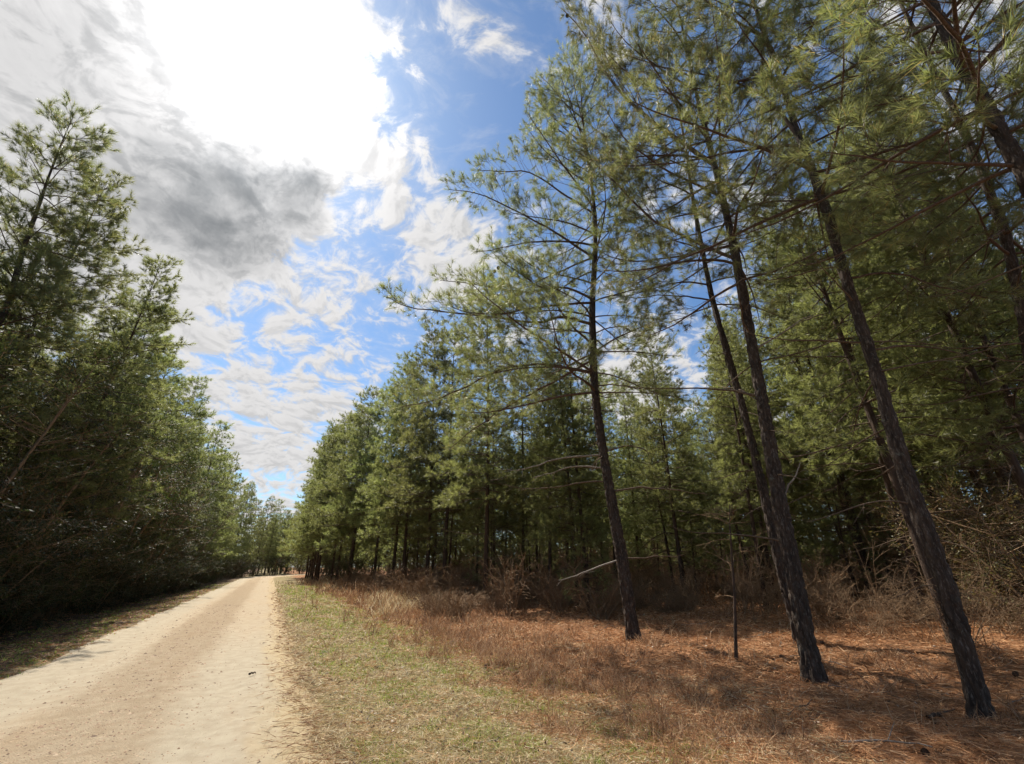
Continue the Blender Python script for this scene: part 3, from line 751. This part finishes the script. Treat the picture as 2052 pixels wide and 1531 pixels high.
# ------------------------------------------------------------------ shrubs
unit_rows = rows
def leafy_shrub(seed, H, W, nleaf, lsize, base=0.05, m='leaf', stems=5):
    rng = np.random.default_rng(seed); G = Geo(); tips = []
    for s in range(stems):
        a = rng.uniform(0, 6.28); d = np.array([math.cos(a) * 0.30 * W / H * 2, math.sin(a) * 0.30 * W / H * 2, 1.0])
        P = grow(rng, (math.cos(a) * 0.15, math.sin(a) * 0.15, -0.1), d, H * rng.uniform(0.75, 1.0), 9, 0.0, 0.16, 0.0)
        G.tube(P, np.linspace(0.012 * H, 0.006, len(P)), 5)
        for k in range(int(16 * H / 3)):
            q, e = interp(P, rng.uniform(base + 0.05, 0.99)); b = rng.uniform(0, 6.28)
            t = q[2] / H; L = W * (0.55 * math.sin(math.pi * min(1, 0.18 + 0.8 * t)) + 0.1) * rng.uniform(0.5, 1.1)
            Q = grow(rng, q, (math.cos(b), math.sin(b), rng.uniform(0.0, 0.7)), L, 4, -0.05, 0.2, 0.15)
            G.tube(Q, np.linspace(0.012, 0.004, 5), 3)
            for _ in range(5):
                c, f = interp(Q, rng.uniform(0.25, 1.0) * 0.99); f = unit(f + rng.normal(0, 0.8, 3)); l2 = rng.uniform(0.15, 0.5) * (0.5 + W / 4)
                G.tube([c, c + f * l2], [0.005, 0.003], 3); tips.append((c, c + f * l2))
    T0 = np.array([t[0] for t in tips]); T1 = np.array([t[1] for t in tips])
    idx = rng.integers(0, len(tips), nleaf); t = rng.uniform(0.1, 1.1, (nleaf, 1))
    p = T0[idx] + (T1 - T0)[idx] * t + rng.normal(0, 0.05, (nleaf, 3))
    d = unit_rows((T1 - T0)[idx] * 2 + rng.normal(0, 0.35, (nleaf, 3)))
    w = unit_rows(np.cross(d, unit_rows(rng.normal(0, 0.55, (nleaf, 3)) + [0, 0, 1.0])))
    nrm = np.cross(d, w); l = lsize * rng.uniform(0.6, 1.3, (nleaf, 1))
    V = np.empty((nleaf, 4, 3)); V[:, 0] = p; V[:, 1] = p + d * l * .5 + w * l * .2 + nrm * l * .05; V[:, 2] = p + d * l; V[:, 3] = p + d * l * .5 - w * l * .2 + nrm * l * .05
    i = np.arange(nleaf)[:, None] * 4
    T = np.concatenate([i + [0, 1, 2], i + [0, 2, 3]])
    return [('stems', G.mesh('shrub_stems', MAT['twig'])), ('foliage', mesh_np('shrub_leaves', V.reshape(-1, 3), T, MAT[m]))]


SHRUB_T = [leafy_shrub(1, 8.0, 3.2, 20000, 0.085), leafy_shrub(2, 7.0, 3.0, 19000, 0.085)]
SHRUB_M = [leafy_shrub(3, 3.4, 2.4, 13000, 0.072), leafy_shrub(4, 2.6, 2.2, 11000, 0.072)]
SHRUB_B = leafy_shrub(8, 3.4, 3.0, 9000, 0.062, m='leafb', stems=9)
rs = np.random.default_rng(78)
def shrub(kit, x, y, label, group, sc, name='evergreen_shrub'):
    plant(kit, name, x, y, label, 'shrub', group, rs.uniform(0, 6.28), sc)
for x, y, k, sc in [(-8.2, 8.2, 0, 0.95), (-7.6, 11.5, 1, 1.12), (-6.9, 15.0, 0, 1.0), (-7.2, 19.5, 1, 1.2), (-10.5, 9.8, 0, 1.15), (-6.9, 24.0, 0, 1.1), (-7.1, 29.0, 1, 1.2), (-6.8, 35.0, 0, 1.05), (-9.5, 13.0, 1, 1.3), (-9.2, 18.0, 0, 1.2), (-7.0, 42.0, 1, 1.1), (-7.0, 50.0, 0, 1.0)]:
    near = y < 16
    shrub(SHRUB_T[k], x, y, 'tall dark broadleaf evergreen crowding the left edge of the picture' if near else 'dark broadleaf evergreen in front of the pines farther along the left verge', 'broadleaf evergreens at the left edge' if near else 'broadleaf evergreens farther along the left verge', sc, 'broadleaf_tree')
y = 6.0
while y < 100:
    x = -6.5 + float(cx(y)) + rs.normal(0, 0.35) - (0.4 if y < 25 else 0)
    shrub(SHRUB_M[rs.integers(0, 2)], x, y, 'dark glossy shrub in the hedge-like growth along the left verge', 'dark shrubs along the left verge', rs.uniform(0.75, 1.15))
    y += rs.uniform(1.3, 2.2) if y < 50 else rs.uniform(2.4, 4)
y = 7.0
while y < 60:
    shrub(SHRUB_M[rs.integers(0, 2)], -9.6 + rs.normal(0, 0.8), y, 'shadowed shrub under the pines on the left', 'shrubs under the left pines', rs.uniform(0.9, 1.4))
    y += rs.uniform(2.5, 4.0)
for q, k, sc in [((7.0, 44), 1, 1.1), ((7.4, 57), 1, 1.0), ((8.0, 70), 0, 1.0)]:
    shrub(SHRUB_M[k], q[0], q[1], 'green shrub at the foot of the far right-hand pines beside the verge', 'green shrubs at the far right verge', sc)
for q, k, sc in [((-4.6, 92), 0, 1.2), ((-2.2, 100), 1, 1.3), ((0.6, 107), 0, 1.3), ((3.4, 112), 1, 1.3), ((6.4, 117), 0, 1.4), ((9.5, 122), 1, 1.4), ((7.6, 84), 0, 1.0), ((9.6, 92), 1, 1.1)]:
    shrub(SHRUB_M[k], q[0], q[1], 'distant shrub low beside the bend at the end of the road', 'shrubs at the bend of the road', sc)
for q, sc in [((13.5, 3.6), 1.0), ((15.5, 5.2), 1.15), ((17.5, 7.0), 1.2), ((19.5, 5.0), 1.4), ((22.0, 9.0), 1.4)]:
    shrub(SHRUB_B, q[0], q[1], 'brown-green brush filling the shade behind the nearest right pine', 'leafy brush at the far right', sc)

def bare_shrub(seed, H, n, spread, rk=1.0, m='twig'):
    rng = np.random.default_rng(seed); G = Geo()
    for s in range(n):
        a = rng.uniform(0, 6.28)
        P = grow(rng, (rng.normal(0, .12), rng.normal(0, .12), -0.05), (math.cos(a) * spread, math.sin(a) * spread, 1), H * rng.uniform(0.5, 1.0), 7, -0.12, 0.28)
        G.tube(P, np.linspace(0.007, 0.003, 8) * rk, 4)
        for k in range(9):
            q, e = interp(P, rng.uniform(0.25, 0.98)); e = unit(e + rng.normal(0, 0.75, 3))
            Q = grow(rng, q, e, H * rng.uniform(0.10, 0.30), 3, -0.1, 0.3); G.tube(Q, np.array([0.004, 0.0035, 0.003, 0.002]) * rk, 3)
            for _ in range(3):
                c, f = interp(Q, rng.uniform(0.2, 0.98)); f = unit(f + rng.normal(0, 0.7, 3)); G.tube([c, c + f * rng.uniform(0.06, 0.22)], [0.003 * rk, 0.002 * rk], 3)
    return [('twigs', G.mesh('brush_twigs', MAT[m]))]
BARE = [bare_shrub(5, 1.9, 9, 0.55), bare_shrub(6, 1.5, 12, 0.8), bare_shrub(7, 2.4, 7, 0.4)]
BRUSH = [bare_shrub(11, 1.7, 16, 0.7, 2.2), bare_shrub(12, 1.3, 20, 0.9, 2.2), bare_shrub(13, 2.2, 13, 0.5, 2.2)]
rs = np.random.default_rng(79)
spots = []
for i in range(140):
    u = rs.uniform(0, 1); y = 4 + 36 * u ** 1.2; x = 9.2 + abs(rs.normal(0, 5.0)) + (2.2 if y < 12 else 0)
    spots.append((x, y))
for i in range(74): spots.append((rs.uniform(5.4, 9.0), rs.uniform(15, 50)))
for x, y in spots:
    if min(math.hypot(x - q[0], y - q[1]) for q in (A0, B0, C0)) < 1.2: continue
    if math.atan2(x, y) > math.radians(60) and rs.random() < 0.55: continue
    plant((BARE if math.hypot(x, y) < 15 else BRUSH)[rs.integers(0, 3)], 'leafless_shrub', x, y, 'leafless brown twiggy shrub in the undergrowth beneath the right-hand pines', 'shrub', 'leafless shrubs under the right pines', rs.uniform(0, 6.28), rs.uniform(0.6, 1.15))

# thin dead sapling between the two nearest pines
def sapling():
    rng = np.random.default_rng(31); b = at(1475, 1326); G = Geo(); top = plane_pt(1462, 1010, b) - b
    r = thing('dead_sapling', b, 'thin dead sapling stem standing between the tall pine and the mossy pine', 'sapling')
    P = np.array([top * -0.04, top * 0.18 + [.015, 0, 0], top * 0.38 + [.03, 0, 0], top * 0.6 + [.01, 0, 0], top * 0.85 + [-.02, 0, 0], top])
    G.tube(P, [0.035, 0.03, 0.025, 0.021, 0.014, 0.006], 7); obj('stem', G.mesh('sapling_stem', MAT['bark_far']), r)
    for k in range(15):
        q, e = interp(P, rng.uniform(0.4, 0.98)); a = rng.uniform(0, 6.28)
        Q = grow(rng, q, (math.cos(a), math.sin(a), rng.uniform(0.1, 0.9)), rng.uniform(0.3, 0.9), 4, -0.15, 0.2)
        g = Geo(); g.tube(Q, [0.008, 0.006, 0.005, 0.004, 0.002], 4)
        for _ in range(4):
            c, f = interp(Q, rng.uniform(0.3, 0.95)); f = unit(f + rng.normal(0, 0.6, 3)); g.tube([c, c + f * rng.uniform(0.1, 0.3)], [0.004, 0.002], 3)
        obj('twig', g.mesh('sapling_twig', MAT['twig']), r)
sapling()

# sticks lying about
def stick(pts_px, rad, label, seed, lift=0.03, m='dead', fork=1):
    rng = np.random.default_rng(seed); W = np.array([at(*p) for p in pts_px]); W[:, 2] += lift
    t = np.linspace(0, 1, len(W)); tt = np.linspace(0, 1, 9); Q = np.stack([np.interp(tt, t, W[:, i]) for i in range(3)], 1)
    Q += rng.normal(0, 0.008, Q.shape); Q[:, 2] = np.maximum(Q[:, 2], zg(Q[:, 0], Q[:, 1]) + rad)
    o = Q[0].copy(); G = Geo(); G.tube(Q - o, np.linspace(rad, rad * 0.45, 9), 6)
    for _ in range(fork):
        q, e = interp(Q - o, rng.uniform(0.4, 0.8)); e = unit(e + rng.normal(0, .6, 3) + [0, 0, .3]); G.tube([q, q + e * 0.1, q + e * 0.2], [rad * .5, rad * .4, rad * .2], 5)
    s = obj('fallen_stick', G.mesh('fallen_stick', MAT[m])); s.location = tuple(o); tag(s, label, 'stick')
stick([(1690, 1497), (1780, 1494), (1870, 1505)], 0.013, 'long pale fallen stick lying in straw at the bottom right', 1)
stick([(1400, 1386), (1440, 1370), (1462, 1362)], 0.007, 'short pale twig left of the mossy pine trunk base', 2)
stick([(945, 1498), (1000, 1490)], 0.007, 'small bare twig on the grassy verge near the bottom of the picture', 3)
stick([(1862, 1448), (1880, 1438), (1884, 1434)], 0.022, 'stubby dark broken stick near the foot of the rightmost pine', 4, 0.03, 'bark_far')
stick([(1485, 1415), (1530, 1440), (1570, 1458)], 0.006, 'slim straight twig on straw in front of the mossy pine', 5)
stick([(1180, 1370), (1205, 1410), (1222, 1440)], 0.006, 'thin pale stalk lying down the bank left of the brown straw', 6)
stick([(498, 1359), (504, 1357), (511, 1355)], 0.016, 'small dark bark chip lying alone on the sandy road', 7, 0.06, 'bark_far', 0)
rs = np.random.default_rng(83)
for i in range(12):
    x, y = rs.uniform(3.5, 11), rs.uniform(2.5, 12)
    c = obj('fallen_pine_cone', CONE); c.location = (x, y, float(zg(x, y)) + 0.045); c.rotation_euler = (math.pi / 2 + rs.normal(0, .3), rs.uniform(0, 6), rs.uniform(0, 6.28)); c.scale = (rs.uniform(.6, .85),) * 3
    tag(c, 'small dark fallen pine cone lying on the ground right of the road', 'pine cone', 'fallen pine cones')
for i in range(34):
    x, y = rs.uniform(4.5, 13), rs.uniform(2.5, 14); a = rs.uniform(0, 6.28); L = rs.uniform(0.25, 0.9); G = Geo()
    t = np.linspace(0, 1, 5); P = np.stack([x + np.cos(a) * L * t, y + np.sin(a) * L * t, 0 * t], 1) + rs.normal(0, .02, (5, 3)); P[:, 2] = zg(P[:, 0], P[:, 1]) + 0.035 + np.abs(rs.normal(0, .015, 5))
    o = P[0].copy(); G.tube(P - o, np.linspace(0.008, 0.003, 5), 5)
    for _ in range(2):
        q, e = interp(P - o, rs.uniform(0.3, 0.9)); e = unit(e + rs.normal(0, .7, 3) + [0, 0, .25]); G.tube([q, q + e * rs.uniform(.08, .25)], [0.004, 0.002], 4)
    w = obj('fallen_twig', G.mesh('fallen_twig', MAT['dead' if i % 3 else 'snag'])); w.location = tuple(o)
    tag(w, 'thin fallen twig lying in the straw under the right-hand pines', 'stick', 'fallen twigs under the right pines')
# pale snapped trunk leaning in the brush
def leaning_log():
    a = at(1815, 1165); a0 = plane_pt(1812, 1090, a) ; b0 = plane_pt(1725, 1052, a, -0.4)
    c = a0 + (a0 - b0) * 0.9; c[2] = max(c[2], float(zg(c[0], c[1])) + 0.02)
    G = Geo(); o = a0.copy(); P = np.array([b0, a0 * .6 + b0 * .4 + [0, 0, .03], a0, c]) - o
    G.tube(P, [0.03, 0.04, 0.045, 0.05], 7)
    s = obj('leaning_dead_trunk', G.mesh('leaning_dead_trunk', MAT['dead'])); s.location = tuple(o)
    tag(s, 'pale snapped dead trunk leaning in brush beside the slim pine', 'dead wood')
leaning_log()

thicket()
# ------------------------------------------------------------------ ground cover
def scatter(rng, n, d0, d1, a0=-27, a1=80, power=0.0):
    a = np.radians(rng.uniform(a0, a1, n)); d = d0 * (d1 / d0) ** (rng.uniform(0, 1, n) ** (1 - power))
    return np.sin(a) * d, np.cos(a) * d, d

def blades(rng, x, y, d, height, width, spread, m, name, label, cat, flat=False, bent=True, lift=0.0, zf=zg):
    n = len(x); z = zf(x, y) - 0.01
    a = rng.uniform(0, 6.283, n)
    w = np.maximum(width, d * 0.0011) * rng.uniform(0.6, 1.3, n)
    h = height * rng.uniform(0.5, 1.3, n)
    if flat:
        el = np.radians(rng.normal(4, 9, n)); dirv = np.stack([np.cos(a) * np.cos(el), np.sin(a) * np.cos(el), np.sin(el)], 1)
        z = z + rng.uniform(0.005, 0.012 + lift, n)
    else:
        s = rng.normal(0, spread, (n, 2)); dirv = unit_rows(np.concatenate([s, np.ones((n, 1))], 1))
    p = np.stack([x, y, z], 1)
    side = unit_rows(np.cross(dirv, rng.normal(0, 1, (n, 3)))) * w[:, None]
    if flat:
        V = np.empty((n, 3, 3)); V[:, 0] = p - side * .5; V[:, 1] = p + side * .5; V[:, 2] = p + dirv * h[:, None]
        T = np.arange(3 * n).reshape(-1, 3)
        zmin = zf(V[:, 2, 0], V[:, 2, 1]) + 0.004; V[:, 2, 2] = np.maximum(V[:, 2, 2], zmin)
    else:
        mid = p + dirv * (h * .55)[:, None]; dv2 = unit_rows(dirv + np.concatenate([rng.normal(0, .35, (n, 2)), -rng.uniform(0, .5, (n, 1))], 1)); tip = mid + dv2 * (h * .5)[:, None]
        V = np.empty((n, 5, 3)); V[:, 0] = p - side * .5; V[:, 1] = p + side * .5; V[:, 2] = mid + side * .38; V[:, 3] = mid - side * .38; V[:, 4] = tip
        i = np.arange(n)[:, None] * 5; T = np.concatenate([i + [0, 1, 2], i + [0, 2, 3], i + [3, 2, 4]])
    o = obj(name, mesh_np(name, V.reshape(-1, 3), T, MAT[m])); tag(o, label, cat, kind='stuff'); return o

def clumped(rng, x, y, k, r):
    n = len(x); X = np.repeat(x, k) + rng.normal(0, 1, n * k) * np.repeat(r, k); Y = np.repeat(y, k) + rng.normal(0, 1, n * k) * np.repeat(r, k); return X, Y

rg = np.random.default_rng(21)
# rust-brown needles lying under the right-hand pines
x, y, d = scatter(rg, 240000, 2.6, 45, 5, 82)
e = x - cx(y) + 0.9 * pnoise(x, y, 1.2, 1)
keep = rg.uniform(0, 1, len(x)) < 0.12 + 0.88 * sstep(2.6, 4.6, e); keep &= (x - cx(y) > 1.0)
x, y, d = x[keep], y[keep], d[keep]
blades(rg, x, y, d, 0.17, 0.003, 0, 'straw', 'pine_straw', 'rust-brown fallen pine straw carpeting the floor under the right pines', 'pine straw', True, lift=0.05)
bx, by = [], []
for q in KEEP[:4]:
    a = rg.uniform(0, 6.283, 420); r = 0.20 + np.abs(rg.normal(0, 0.16, 420)); bx.append(q[0] + np.cos(a) * r); by.append(q[1] + np.sin(a) * r)
bx, by = np.concatenate(bx), np.concatenate(by)
blades(rg, bx, by, np.hypot(bx, by), 0.15, 0.004, 1.3, 'straw', 'heaped_straw', 'rust-brown straw heaped round the feet of the nearest pines', 'pine straw')
# pale dry grass of the verge
x, y, d = scatter(rg, 15000, 2.6, 60, -1, 60)
u = x - cx(y); e = u + 0.7 * pnoise(x, y, 1.5, 2)
keep = (u > 0.72 + 0.12 * pnoise(x, y, 4, 3)) & (rg.uniform(0, 1, len(x)) < 1 - 0.88 * sstep(3.0, 5.2, e)) & (rg.uniform(0, 1, len(x)) < 0.25 + 0.75 * sstep(0.7, 1.6, u))
x, y, d = x[keep], y[keep], d[keep]
X, Y = clumped(rg, x, y, 7, 0.02 + 0.006 * d); D = np.repeat(d, 7)
blades(rg, X, Y, D, 0.075 + 0.0025 * D, 0.003, 0.9, 'dry', 'dry_grass', 'short tan dry grass covering the right verge of the road', 'grass')
x, y, d = scatter(rg, 150000, 2.6, 40, -1, 62)
u = x - cx(y); keep = (u > 0.66 + 0.2 * pnoise(x, y, 5, 4)) & (u < 6.2 + pnoise(x, y, 1.1, 5))
blades(rg, x[keep], y[keep], d[keep], 0.11, 0.003, 0, 'dry', 'grass_thatch', 'flattened straw-coloured thatch lying between the grass of the right verge', 'grass', True, lift=0.04)
# green tufts
x, y, d = scatter(rg, 34000, 2.6, 50, 0, 58)
u = x - cx(y); pn = pnoise(x, y, 1.0, 6) + 0.5 * pnoise(x, y, 3.2, 7) + 0.35 * np.exp(-((u - 2.7) / 1.1) ** 2)
keep = (u > 1.0) & (u < 4.6 + 0.5 * pnoise(x, y, 2, 15)) & (rg.uniform(0, 1, len(x)) < 0.08 + 0.92 * sstep(-0.15, 0.35, pn))
x, y, d = x[keep], y[keep], d[keep]
X, Y = clumped(rg, x, y, 7, 0.022 + 0.004 * d); D = np.repeat(d, 7)
blades(rg, X, Y, D, 0.06 + 0.002 * D, 0.0045, 0.8, 'green', 'green_grass', 'fresh green grass in patches among the dry verge grass', 'grass')
# brown tussocky grass along the bank
x, y, d = scatter(rg, 9000, 3.0, 60, 3, 80)
u = x - cx(y); e = u + 0.6 * pnoise(x, y, 1.4, 8)
keep = (rg.uniform(0, 1, len(x)) < 0.85 * np.exp(-((e - 4.7) / 0.9) ** 2) * sstep(3, 9, y + 2.0) + 0.10 * sstep(6, 8, e)) & (pnoise(x, y, 2.5, 9) > -0.15)
x, y, d = x[keep], y[keep], d[keep]
X, Y = clumped(rg, x, y, 26, 0.05 + 0.008 * d); D = np.repeat(d, 26)
blades(rg, X, Y, D, 0.19 + 0.008 * D, 0.003, 0.75, 'brown', 'brown_grass', 'coarse brown dead grass matted along the bank below the pines', 'grass')
# upright dry weeds standing in the verge
x, y, d = scatter(rg, 9500, 3.0, 50, 2, 60)
u = x - cx(y); keep = (u > 1.3) & (u < 8) & (rg.uniform(0, 1, len(x)) < 0.25 + 0.75 * sstep(3.0, 5.5, u)) & (pnoise(x, y, 1.6, 16) > 0.05) & (rg.uniform(0, 1, len(x)) < 0.3 + 0.7 * sstep(7, 13, d)); x, y, d = x[keep], y[keep], d[keep]
X, Y = clumped(rg, x, y, 6, 0.03 + 0.002 * d); D = np.repeat(d, 6)
blades(rg, X, Y, D, 0.12 + 0.019 * D, 0.0035, 0.50, 'brown', 'dry_weeds', 'upright brown dry weeds standing in the verge and bank', 'weeds')
# tall broom sedge farther along
x, y, d = scatter(rg, 1500, 20, 75, 2, 24)
u = x - cx(y); keep = (u > 4.4 + pnoise(x, y, .8, 10)) & (u < 8.2) & (pnoise(x, y, .9, 14) > -0.2); x, y, d = x[keep], y[keep], d[keep]
X, Y = clumped(rg, x, y, 22, 0.16 + 0.002 * d); D = np.repeat(d, 22)
blades(rg, X, Y, D, 0.42 * np.repeat(rg.uniform(.5, 1.5, len(x)), 22), 0.004, 0.5, 'dry', 'broom_sedge', 'tall pinkish-tan broom sedge in front of the far right pines', 'grass')
# left verge
x, y, d = scatter(rg, 12000, 5, 60, -45, 0)
u = x - cx(y); keep = (u < ROAD_L + 0.05 + 0.15 * pnoise(x, y, 4, 11)) & (u > -6.2); x, y, d = x[keep], y[keep], d[keep]
X, Y = clumped(rg, x, y, 6, 0.05 + 0.003 * d); D = np.repeat(d, 6)
blades(rg, X, Y, D, 0.07, 0.004, 0.9, 'green', 'verge_grass', 'thin shaded grass along the left verge of the road', 'grass')
x, y, d = scatter(rg, 60000, 4, 45, -45, -2)
u = x - cx(y); keep = (u < ROAD_L + 0.15 + 0.3 * pnoise(x, y, 4, 12)) & (u > -9); x, y, d = x[keep], y[keep], d[keep]
blades(rg, x, y, d, 0.14, 0.004, 0, 'straw', 'verge_straw', 'brown needles and litter drifted along the left road edge', 'pine straw', True, lift=0.03)
# needles and grass strands reaching out over the road's right edge
x, y, d = scatter(rg, 42000, 2.6, 40, -3, 24)
u = x - cx(y); keep = np.abs(u - 0.72 - 0.15 * pnoise(x, y, 3, 13)) < np.abs(rg.normal(0, 0.26, len(x))); x, y, d = x[keep], y[keep], d[keep]
zr = lambda a, b: np.maximum(zg(a, b), np.where((a - cx(b) < ROAD_R + 0.1) & (a - cx(b) > ROAD_L), road_z(a, b) - 0.0, -9))
blades(rg, x, y, d, 0.17, 0.003, 0, 'brown', 'edge_straw', 'dark straggling straw strands over the right edge of the sand', 'pine straw', True, lift=0.03, zf=zr)
# dead leaves
def litter():
    rng = np.random.default_rng(41); x, y, d = scatter(rng, 8000, 2.6, 30, -2, 75); u = x - cx(y); k = u > 0.95; x, y, d = x[k], y[k], d[k]; n = len(x)
    p = np.stack([x, y, zg(x, y) + rng.uniform(0.02, 0.06, n)], 1); a = rng.uniform(0, 6.28, n)
    dv = unit_rows(np.stack([np.cos(a), np.sin(a), rng.normal(0, .35, n)], 1)); sd = unit_rows(np.cross(dv, rng.normal(0, .45, (n, 3)) + [0, 0, 1])); nm = np.cross(dv, sd)
    l = (0.030 + 0.001 * d)[:, None] * rng.uniform(.5, 1.4, (n, 1))
    V = np.empty((n, 5, 3)); V[:, 0] = p; V[:, 1] = p + dv * l * .45 + sd * l * .33 + nm * l * .2; V[:, 2] = p + dv * l; V[:, 3] = p + dv * l * .45 - sd * l * .33 + nm * l * .2; V[:, 4] = p + dv * l * .5
    i = np.arange(n)[:, None] * 5; T = np.concatenate([i + [0, 1, 4], i + [1, 2, 4], i + [2, 3, 4], i + [3, 0, 4]])
    o = obj('leaf_litter', mesh_np('leaf_litter', V.reshape(-1, 3), T, MAT['litter'])); tag(o, 'small curled dead leaves scattered over the verge and straw', 'leaf litter', kind='stuff')
litter()
# gravel
def gravel():
    rng = np.random.default_rng(42); x, y, d = scatter(rng, 60000, 3.0, 26, -50, 16)
    u = x - cx(y); w = np.exp(-((u + 1.45) / 0.75) ** 2) + 0.10 + 0.25 * np.exp(-((u - 0.5) / .25) ** 2)
    k = (u > ROAD_L + .1) & (u < ROAD_R) & (rng.uniform(0, 1, len(x)) < w) & (pnoise(x, y, 2.5, 20) > -0.5); x, y, d = x[k], y[k], d[k]; n = len(x)
    s = (0.0045 + 0.0006 * d) * rng.lognormal(0, .38, n); a = rng.uniform(0, 6.28, n)
    base = np.array([[1, 0, 0], [0.2, .9, 0], [-.9, .3, 0], [-.5, -.8, 0], [.5, -.8, 0], [.1, .1, .62]]); tri = np.array([[0, 1, 5], [1, 2, 5], [2, 3, 5], [3, 4, 5], [4, 0, 5]])
    B = base[None] * s[:, None, None] * rng.uniform(.7, 1.3, (n, 6, 1)); c, si = np.cos(a)[:, None], np.sin(a)[:, None]
    V = np.stack([B[..., 0] * c - B[..., 1] * si + x[:, None], B[..., 0] * si + B[..., 1] * c + y[:, None], B[..., 2] + road_z(x, y)[:, None] - 0.001], -1)
    T = (np.arange(n)[:, None, None] * 6 + tri[None]).reshape(-1, 3)
    o = obj('gravel', mesh_np('gravel', V.reshape(-1, 3), T, MAT['stone'])); tag(o, 'loose orange-tan gravel strewn over the sandy road', 'gravel', kind='stuff')
gravel()
